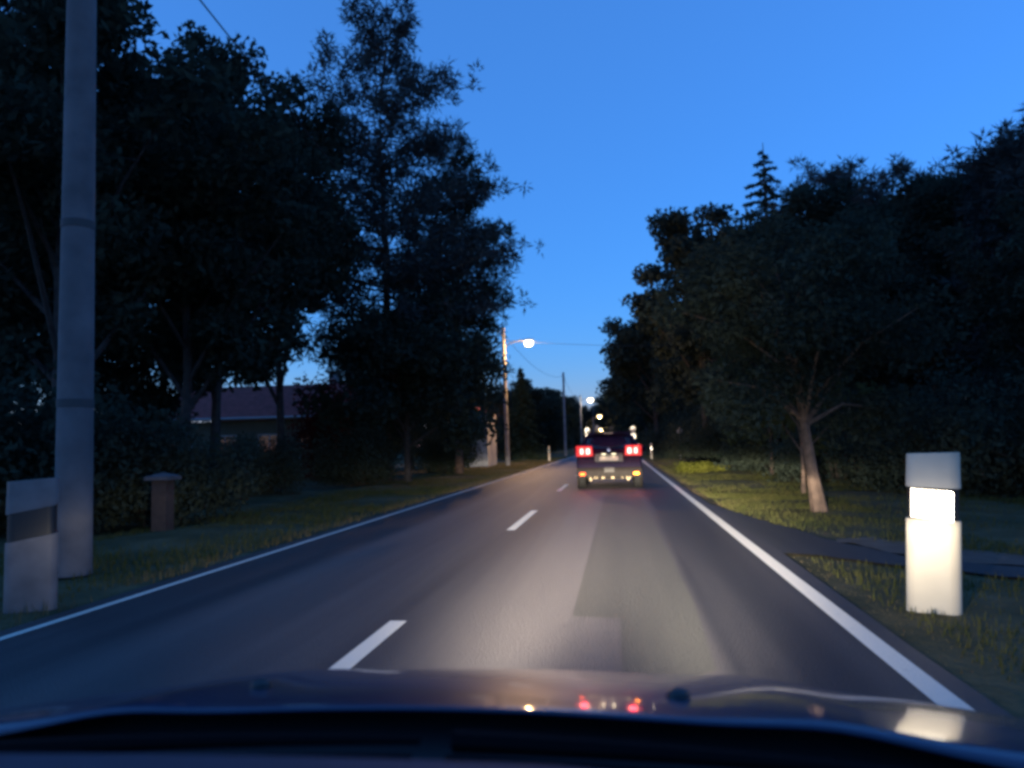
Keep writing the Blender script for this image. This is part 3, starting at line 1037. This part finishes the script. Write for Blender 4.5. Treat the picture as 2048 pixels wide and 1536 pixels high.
# ------------------------------------------------------------------ house and shed on the left
hs = empty("house", (-20.5, 41.0, -.05), R(2))
W_, D_ = 5.6, 8.0
mb = MB(); mb.box(-W_, W_, 0, D_, 0, 3.05); mb.build("wall", M['render_wall'], hs)
rf = MB()
for sgn, y0, y1 in ((1, -.55, D_ / 2), (-1, D_ + .55, D_ / 2)):
    rf.add([(-W_ - .4, y0, 3.10), (W_ + .4, y0, 3.10), (W_ + .4, y1, 5.2), (-W_ - .4, y1, 5.2),
            (-W_ - .4, y0, 3.24), (W_ + .4, y0, 3.24), (W_ + .4, y1, 5.34), (-W_ - .4, y1, 5.34)],
           [(3, 2, 1, 0), (4, 5, 6, 7), (0, 1, 5, 4), (1, 2, 6, 5), (2, 3, 7, 6), (3, 0, 4, 7)])
roof = rf.build("roof", M['roof_tile'], hs)
mb = MB()
for k in range(15):                                  # tile courses on the road-side slope
    f = k / 15
    y0 = -.55 + f * (D_ / 2 + .55)
    z0 = 3.245 + f * 2.10
    mb.tube([(-W_ - .38, y0 + .05, z0 + .035), (W_ + .38, y0 + .05, z0 + .035)], .035, 5)
mb.build("tile_courses", M['roof_tile'], roof)["kind"] = "stuff"
mb = MB(); mb.box(3.0, 3.6, 4.6, 5.2, 4.6, 6.1); mb.box(2.94, 3.66, 4.54, 5.26, 6.103, 6.2); mb.build("chimney", M['render_grey'], roof)
mb = MB(); mb.tube([(-W_ - .45, -.62, 3.17), (W_ + .45, -.62, 3.17)], .075, 8); mb.build("gutter", M['gutter'], hs, True)
for x in (-4.0, -1.4, 1.2, 3.6):
    wd = empty("window", (x, 0, 1.0)); wd.parent = hs
    mb = MB(); mb.box(-.6, .6, -.02, -.004, 0, 1.2); mb.build("pane", M['dark_glass'], wd)
    mb = MB()
    mb.box(-.68, -.6, -.05, -.003, -.08, 1.28); mb.box(.6, .68, -.05, -.003, -.08, 1.28)
    mb.box(-.597, .597, -.05, -.003, 1.203, 1.28); mb.box(-.597, .597, -.05, -.003, -.08, -.003)
    mb.box(-.03, .03, -.045, -.022, 0, 1.2)
    mb.build("frame", M['gutter'], wd)
for ch in list(gp.children)[:0]:
    pass
tag(hs, "low house with a dull red roof and white gutter behind trees", "house")

sd = empty("shed", (-9.6, 48.2, -.05), R(1))
mb = MB(); mb.box(-1.4, 1.4, 0, 4.0, 0, 3.4); mb.build("wall", M['render_grey'], sd)
mb = MB()
mb.add([(-1.4, -.003, 3.403), (1.4, -.003, 3.403), (1.4, 4.003, 3.403), (-1.4, 4.003, 3.403), (0.2, -.003, 3.95), (0.2, 4.003, 3.95)],
       [(0, 1, 4), (2, 3, 5), (1, 2, 5, 4), (3, 0, 4, 5), (3, 2, 1, 0)])
mb.build("roof", M['roof_tile'], sd)
mb = MB(); mb.box(-.9, -.1, -.03, -.004, 0, 2.0); dr = mb.build("door", M['brown_wood'], sd)
mb = MB(); mb.lathe([(.02, -.09), (.03, -.06), (.015, -.034)], 8, 'y', (-.2, 0, 1.0)); mb.build("handle", M['steel'], dr)
tag(sd, "small grey rendered shed half hidden by the bushy tree", "shed")

# ------------------------------------------------------------------ the car ahead
SUV = (-0.30, 22.0)
M['suv_paint'] = mat("paint_dark_violet", (0.010, 0.007, 0.022), 0.55, spec=.04, coat=.0)
M['suv_trim'] = mat("trim_grey_plastic", (0.013, 0.011, 0.010), 0.85, spec=.08, noise=.1, scale=12)
M['chrome'] = mat("chrome", (.07, .055, .035), .5, metal=1.0)
M['tyre'] = mat("tyre", (.008, .008, .008), .9, spec=.1)
M['rim'] = mat("alloy_rim", (.35, .35, .36), .35, metal=.9)
M['tail_core'] = emit("tail_lamp_core", (1.0, .22, .18), 9.0)
M['tail_lens'] = emit("tail_lamp_lens", (1.0, .014, .010), 1.0)
M['fog_refl'] = mat("rear_reflector_red", (.60, .05, .010), .5, metal=1.0)
M['fog_refl_y'] = mat("rear_reflector_amber", (.75, .20, .015), .47, metal=1.0)
M['plate_lamp'] = emit("plate_lamp", (1.0, .85, .55), 2.2)
M['plate'] = mat("plate_white", (.34, .32, .27), .7, spec=.1)

suv = empty("car", (SUV[0], SUV[1], 0.0))
tag(suv, "dark violet SUV with glowing red brake lights driving ahead", "car")

def loft(stations, prof, cap=True):
    """stations: list of dicts for prof(s) -> half outline from bottom centre to top centre [(x,z)], y"""
    V, F = [], []
    ring = None
    for s in stations:
        half = prof(s)
        pts = [(x, z) for x, z in half] + [(-x, z) for x, z in reversed(half[1:-1])]
        ring = len(pts)
        V += [(x, s['y'] + s.get('bow', 0) * (abs(x) ** 2), z) for x, z in pts]
    m_ = len(stations)
    for i in range(m_ - 1):
        for k in range(ring):
            k2 = (k + 1) % ring
            F.append((i * ring + k, i * ring + k2, (i + 1) * ring + k2, (i + 1) * ring + k))
    F.append(tuple(range(ring)))
    F.append(tuple(reversed(range((m_ - 1) * ring, m_ * ring))))
    return V, F

def low_prof(s):
    w, b, t = s['w'], s['b'], s['t']
    m_ = (b + t) / 2
    return [(0, b), (w * .80, b), (w * .93, b + .05), (w * .985, b + .16), (w, m_), (w * .985, t - .14), (w * .955, t - .05), (w * .90, t), (w * .5, t + .02), (0, t + .03)]
st = [dict(y=.10, w=.84, b=.45, t=1.02, bow=.06), dict(y=.03, w=.895, b=.40, t=1.06, bow=.06), dict(y=.12, w=.925, b=.34, t=1.09, bow=.04), dict(y=.40, w=.93, b=.30, t=1.10),
      dict(y=1.2, w=.935, b=.27, t=1.07), dict(y=2.4, w=.93, b=.26, t=1.03), dict(y=3.2, w=.925, b=.27, t=1.0), dict(y=3.9, w=.90, b=.28, t=.92), dict(y=4.3, w=.84, b=.32, t=.78), dict(y=4.42, w=.74, b=.38, t=.66)]
V, F = loft(st, low_prof)
mb = MB(); mb.add(V, F)
body = mb.build("body", M['suv_paint'], suv, True)
sub = body.modifiers.new("smooth", 'SUBSURF'); sub.levels = 1; sub.render_levels = 2

def cab_prof(s):
    w0, w1, b, t = s['w0'], s['w1'], s['b'], s['t']
    return [(0, b), (w0 * .7, b), (w0, b), (w0 * .93 + w1 * .07, b + (t - b) * .2), (w0 * .4 + w1 * .6, b + (t - b) * .68), (w1, t - .08), (w1 * .93, t - .025), (w1 * .6, t), (0, t + .012)]
cs_ = [dict(y=.20, w0=.82, w1=.74, b=1.05, t=1.16, bow=.08), dict(y=.30, w0=.84, w1=.68, b=1.05, t=1.44, bow=.08), dict(y=.46, w0=.84, w1=.655, b=1.05, t=1.56, bow=.05), dict(y=.9, w0=.85, w1=.66, b=1.04, t=1.595),
       dict(y=1.8, w0=.85, w1=.66, b=1.02, t=1.605), dict(y=2.5, w0=.84, w1=.65, b=1.0, t=1.54), dict(y=3.25, w0=.82, w1=.70, b=.98, t=1.10)]
V, F = loft(cs_, cab_prof)
mb = MB(); mb.add(V, F)
cab = mb.build("cabin", M['suv_paint'], suv, True)
sub = cab.modifiers.new("smooth", 'SUBSURF'); sub.levels = 1; sub.render_levels = 2
# rear window, proud of the tailgate
mb = MB()
mb.add([(-.66, .215, 1.135), (.66, .215, 1.135), (.585, .335, 1.43), (-.585, .335, 1.43),
        (-.66, .26, 1.135), (.66, .26, 1.135), (.585, .38, 1.43), (-.585, .38, 1.43)],
       [(0, 1, 2, 3), (7, 6, 5, 4), (0, 4, 5, 1), (1, 5, 6, 2), (2, 6, 7, 3), (3, 7, 4, 0)])
rw = mb.build("rear_window", M['dark_glass'], suv, False, .01)
mb = MB(); mb.tube([(.0, .20, 1.16), (.36, .235, 1.20)], .012, 6); mb.build("rear_wiper", M['plastic_black'], rw)
mb = MB()
mb.box(-.60, .60, .22, .52, 1.545, 1.585)
sp = mb.build("spoiler", M['suv_paint'], suv, True, .014)
mb = MB(); mb.box(-.13, .13, .208, .218, 1.553, 1.573); mb.build("high_brake_lamp", mat("dark_red", (.10, .01, .01), .3), sp)
for s in (-1, 1):
    mb = MB()
    mb.tube([(s * .60, .55, 1.58), (s * .61, .62, 1.64), (s * .615, 1.3, 1.665), (s * .61, 2.1, 1.64), (s * .60, 2.2, 1.57)], .022, 8)
    mb.build("roof_rail", M['chrome'], suv, True)
    # side windows
    mb = MB()
    mb.add([(s * .868, .75, 1.09), (s * .868, 2.75, 1.06), (s * .725, 2.35, 1.46), (s * .725, .85, 1.50),
            (s * .83, .75, 1.09), (s * .83, 2.75, 1.06), (s * .69, 2.35, 1.46), (s * .69, .85, 1.50)],
           [(0, 1, 2, 3), (7, 6, 5, 4), (0, 4, 5, 1), (1, 5, 6, 2), (2, 6, 7, 3), (3, 7, 4, 0)])
    mb.build("side_window", M['dark_glass'], suv)
    # mirror
    mb = MB()
    mb.lathe([(.02, -.09), (.085, -.05), (.095, .02), (.06, .10)], 14, 'y', (s * 1.03, 2.72, 1.08))
    mr_ = mb.build("mirror", M['suv_paint'], suv, True)
    mb = MB(); mb.tube([(s * .86, 2.75, 1.04), (s * .98, 2.73, 1.06)], .025, 6); mb.build("stalk", M['plastic_black'], mr_)
    # tail lamp: lens with two bright chambers
    mb = MB()
    x0, x1 = .44, .915
    mb.add([(s * x0, -.006, .925), (s * x1, .03, .915), (s * x1, .05, 1.215), (s * (x0 + .03), .02, 1.205),
            (s * x0, .14, .925), (s * x1, .20, .915), (s * x1, .22, 1.215), (s * (x0 + .03), .18, 1.205)],
           [(0, 1, 2, 3), (7, 6, 5, 4), (0, 4, 5, 1), (1, 5, 6, 2), (2, 6, 7, 3), (3, 7, 4, 0)])
    tl = mb.build("tail_lamp", M['tail_lens'], suv, False, .02)
    for xa, xb, yo in ((.52, .635, -.022), (.705, .80, -.008)):
        mb = MB()
        mb.add([(s * xa, yo, .985), (s * xb, yo + .005, .975), (s * xb, yo + .012, 1.135), (s * (xa + .01), yo + .008, 1.145),
                (s * xa, yo + .06, .985), (s * xb, yo + .065, .975), (s * xb, yo + .07, 1.135), (s * (xa + .01), yo + .07, 1.145)],
               [(0, 1, 2, 3), (7, 6, 5, 4), (0, 4, 5, 1), (1, 5, 6, 2), (2, 6, 7, 3), (3, 7, 4, 0)])
        mb.build("lit_chamber", M['tail_core'], tl, True, .03)
    ld = bpy.data.lights.new("brake_light", 'POINT')
    ld.energy = 15 / EXPO
    ld.color = (1.0, .03, .05)
    ld.shadow_soft_size = .08
    lo = bpy.data.objects.new("brake_light", ld)
    lo.location = (s * .66, -.16, 1.06)
    link(lo, suv)
    # bumper reflector
    mb = MB(); mb.box(min(s * .68, s * .82), max(s * .68, s * .82), -.045, .10, .39, .452)
    mb.build("rear_reflector", M['fog_refl'] if s < 0 else M['fog_refl_y'], suv, False, .012)
    # wheels
    for wy in (.78, 3.45):
        wh = empty("wheel", (s * .80, wy, .345)); wh.parent = suv
        mb = MB(); mb.lathe([(.22, -.11), (.31, -.115), (.345, -.08), (.345, .08), (.31, .115), (.22, .11)], 28, 'x'); mb.build("tyre", M['tyre'], wh, True)
        mb = MB(); mb.lathe([(.05, s * .10), (.20, s * .075), (.225, s * .116), (.225, s * -.05)], 24, 'x'); mb.build("rim", M['rim'], wh, True)
        mb = MB(); mb.lathe([(.34, s * .122), (.42, s * .128), (.435, s * .12), (.34, s * .05)], 28, 'x', (s * .80, wy, .37))
        mb.v = [v for v in mb.v]
        mb.build("arch_trim", M['suv_trim'], suv, True)
# lower bumper and sill
mb = MB()
for i, (x0, x1, z0, z1, y0) in enumerate([(-.90, .90, .33, .60, -.022)]):
    mb.box(x0, x1, y0, .12, z0, z1)
bp = mb.build("bumper", M['suv_trim'], suv, True, .03)
mb = MB(); mb.box(-.14, .14, -.036, -.02, .47, .60); mb.build("tow_cover", mat("cover_grey", (.04, .037, .034), .7, spec=.2), bp, False, .006)
rg = random.Random(9)
for x in (-.55, -.43, -.36, -.22, -.16, .05, .08, .34, .46, .54):
    mb = MB(); mb.box(x, x + rg.uniform(.03, .06), -.05, .02, .285, .345); mb.build("diffuser_fin", M['chrome'], bp, False, .008)
mb = MB(); mb.box(-.60, .60, -.03, .20, .262, .327); mb.build("skid_plate", M['suv_trim'], bp, False, .01)
for x in (-.52, .52):
    mb = MB(); mb.tube([(x, -.03, .265), (x, .4, .28)], .035, 12); mb.build("exhaust_pipe", M['chrome'], bp, True)
# plate, recess, lamps, emblem
mb = MB(); mb.box(-.40, .40, -.012, .05, .76, .995); mb.build("plate_recess", M['plastic_black'], suv, False, .02)
mb = MB(); mb.box(-.26, .26, -.026, -.015, .79, .905); pl = mb.build("number_plate", M['plate'], suv, False, .004)
for x in (-.14, .14):
    mb = MB(); mb.box(x - .06, x + .06, -.034, .0, .955, .99); mb.build("plate_lamp", M['plate_lamp'], suv, False, .01)
    ld = bpy.data.lights.new("plate_light", 'POINT')
    ld.energy = 1.0 / EXPO
    ld.color = (1, .8, .5)
    ld.shadow_soft_size = .03
    lo = bpy.data.objects.new("plate_light", ld)
    lo.location = (x, -.075, .94)
    link(lo, suv)
mb = MB()
mb.add([(0, -.012, 1.02), (.055, -.012, 1.085), (0, -.012, 1.15), (-.055, -.012, 1.085), (0, .08, 1.02), (.055, .08, 1.085), (0, .08, 1.15), (-.055, .08, 1.085)],
       [(0, 1, 2, 3), (7, 6, 5, 4), (0, 4, 5, 1), (1, 5, 6, 2), (2, 6, 7, 3), (3, 7, 4, 0)])
mb.build("emblem", mat("emblem_silver", (.16, .22, .36), .5, metal=.2), suv)

# ------------------------------------------------------------------ the car the picture is taken from
XC = -0.22
own = empty("car", (XC, 0.0, 0.0))
tag(own, "own dark blue car, its bonnet across the bottom of the picture", "car")
M['own_paint'] = mat("paint_blue", (0.012, 0.020, 0.058), 0.4, spec=.35, coat=.7)
M['dash'] = mat("dashboard_plastic", (0.018, 0.022, 0.045), 0.75, noise=.15, scale=60)

def bonnet_z(x, y_):
    u = y_ - .99
    z = .97 - .150 * u - .092 * u * u - .085 * x * x
    if u > 1.05:
        z -= (u - 1.05) ** 2 * 3.0
    z += .010 * math.exp(-((abs(x) - .46) / .10) ** 2)          # soft swage lines
    if u < .005:
        z -= (.005 - u) ** 2 * 14.0                              # rolled rear edge
    return z
ny, nx = 44, 60
V, F = [], []
for j in range(ny + 1):
    for i in range(nx + 1):
        x = -.93 + 1.86 * i / nx
        ya = .985 - .05 * x * x
        yb = 2.26 - .30 * x * x
        y_ = ya + (yb - ya) * (j / ny) ** 1.25
        V.append((x, y_, bonnet_z(x, y_)))
for j in range(ny):
    for i in range(nx):
        a = j * (nx + 1) + i
        F.append((a, a + 1, a + nx + 2, a + nx + 1))
bon = mesh_obj("bonnet", V, F, M['own_paint'], own, True)
sol = bon.modifiers.new("thick", 'SOLIDIFY'); sol.thickness = .003; sol.offset = -1
for x, y_ in ((-.345, 1.17), (.29, 1.14)):
    z = bonnet_z(x, y_)
    mb = MB(); mb.lathe([(.015, -.004), (.017, .003), (.014, .010), (.005, .014)], 16, 'z', (x, y_, z)); mb.build("washer_nozzle", M['plastic_black'], own, True)
for s in (-1, 1):
    # wing
    mb = MB()
    n = 14
    vs, fs = [], []
    for j in range(n + 1):
        y_ = .6 + 1.45 * j / n
        ze = bonnet_z(.93, max(y_, .99)) - (.0 if y_ > .99 else 0) - .006
        for x, z in ((.932, ze), (.955, ze - .06), (.962, ze - .20), (.955, .35)):
            vs.append((s * (x - .04 * max(0, (y_ - 1.5)) ** 2), y_, z))
    for j in range(n):
        for i in range(3):
            a = j * 4 + i
            fs.append((a, a + 1, a + 5, a + 4))
    mb.add(vs, fs)
    mb.build("wing", M['own_paint'], own, True)
    # headlamp housing, its lit light points forward from here
    mb = MB()
    mb.lathe([(.10, -.10), (.11, .0), (.105, .03), (.04, .05)], 18, 'y', (s * .62, 2.16, .50))
    mb.build("headlamp", mat("lamp_glass", (.6, .6, .62), .1, spec=.6), own, True)
mb = MB()
V, F = prism(rounded_section(1.74, .30, 6, .49), .25, .545)
mb.add([(x, y_ + 2.06, z) for x, y_, z in V], F)
mb.build("front_bumper", M['own_paint'], own, True)
# cowl between bonnet and windscreen foot
mb = MB()
vs, fs = [], []
n = 40
for i in range(n + 1):
    x = -.95 + 1.90 * i / n
    d = -.05 * x * x
    for y_, z in ((1.12 + d, .60), (1.06 + d, bonnet_z(x, 1.06 + d) - .006), (1.0 + d, .935 - .085 * x * x), (.93 + d, .925 - .085 * x * x), (.80 + d, .945 - .07 * x * x), (.70 + d, .985 - .07 * x * x)):
        vs.append((x, y_, z))
for i in range(n):
    for k in range(5):
        a = i * 6 + k
        fs.append((a, a + 6, a + 7, a + 1))
mb.add(vs, fs)
mb.build("cowl", M['plastic_black'], own, True)
for x0, x1 in ((-.62, -.02), (.02, .62)):
    wp = MB()
    pts = [(x0 + (x1 - x0) * k / 8, .90 - .02 * math.sin(k / 8 * 3.1), .962 - .085 * (x0 + (x1 - x0) * k / 8) ** 2 + .006 * math.sin(k / 8 * 3.1)) for k in range(9)]
    wp.tube(pts, [.013, .012, .011, .010, .009, .008, .007, .006, .005], 6)
    M['rubber'] = mat('wiper_rubber', (.006, .006, .007), .95, spec=.05)
    wo_ = wp.build("wiper_arm", M['rubber'], own, True)
    bl = MB(); bl.tube([(p[0], p[1] - .04, p[2] - .006) for p in pts], .007, 5); bl.build("wiper_blade", M['rubber'], wo_, True)
# dashboard top
vs, fs = [], []
for i in range(n + 1):
    x = -.80 + 1.60 * i / n
    drop = .05 * max(0, x - .15) + .03 * x * x
    ye = .705 - .04 * x * x
    for y_, z in ((ye, .955 - drop), (ye - .004, 1.015 - drop), (ye - .02, 1.026 - drop), (ye - .12, 1.020 - drop), (ye - .35, .985 - drop), (ye - .45, .90 - drop)):
        vs.append((x, y_, z))
for i in range(n):
    for k in range(5):
        a = i * 6 + k
        fs.append((a, a + 6, a + 7, a + 1))
mb = MB(); mb.add(vs, fs)
mb.build("dashboard", M['dash'], own, True)

# dipped-beam headlights: cut-off just below horizontal, warm white
def headlight(x, power):
    ld = bpy.data.lights.new("headlight_beam", 'SPOT')
    ld.energy = power / EXPO
    ld.color = (1.0, .88, .70)
    ld.spot_size = R(150)
    ld.spot_blend = .3
    ld.shadow_soft_size = .03
    ld.use_nodes = True
    nt = ld.node_tree
    em = nt.nodes["Emission"]
    L = nt.links
    tc = nt.nodes.new("ShaderNodeTexCoord")
    sx = nt.nodes.new("ShaderNodeSeparateXYZ")
    L.new(tc.outputs["Normal"], sx.inputs[0])
    def mth(op, a, b=None, c=None):
        m_ = nt.nodes.new("ShaderNodeMath")
        m_.operation = op
        for i, v in enumerate((a, b, c)):
            if v is None:
                continue
            if isinstance(v, (int, float)):
                m_.inputs[i].default_value = v
            else:
                L.new(v, m_.inputs[i])
        return m_.outputs[0]
    az_ = mth('ABSOLUTE', sx.outputs[2])
    tx = mth('DIVIDE', sx.outputs[0], az_)           # tangent of azimuth
    ty = mth('DIVIDE', sx.outputs[1], az_)           # tangent of elevation
    HSIGN, VSIGN = 1.0, 1.0
    tx = mth('MULTIPLY', tx, HSIGN)
    el = mth('ADD', mth('MULTIPLY', ty, VSIGN), .008)
    # a hot core reaching far ahead, and a broad spread lighting the verges close by
    core = mth('EXPONENT', mth('MULTIPLY', mth('POWER', mth('DIVIDE', mth('SUBTRACT', tx, .03), .17), 2.0), -1.0))
    wide = mth('MULTIPLY', mth('EXPONENT', mth('MULTIPLY', mth('POWER', mth('DIVIDE', tx, .75), 2.0), -1.0)), .030)
    down = mth('MINIMUM', el, 0.0)
    up = mth('MAXIMUM', el, 0.0)
    core = mth('MULTIPLY', mth('MULTIPLY', core, mth('EXPONENT', mth('MULTIPLY', down, 13.0))),
               mth('MAXIMUM', mth('EXPONENT', mth('MULTIPLY', up, -160.0)), .012))
    wide = mth('MULTIPLY', mth('MULTIPLY', wide, mth('EXPONENT', mth('MULTIPLY', down, 8.0))),
               mth('MAXIMUM', mth('EXPONENT', mth('MULTIPLY', up, -24.0)), .004))
    st_ = mth('ADD', core, wide)
    L.new(st_, em.inputs[1])
    lo = bpy.data.objects.new("headlight_beam", ld)
    lo.location = (x, 2.42, .63)
    lo.rotation_euler = (R(90), 0, 0)               # looks along +Y
    link(lo, own)
headlight(-.62, 96000)
headlight(.62, 96000)
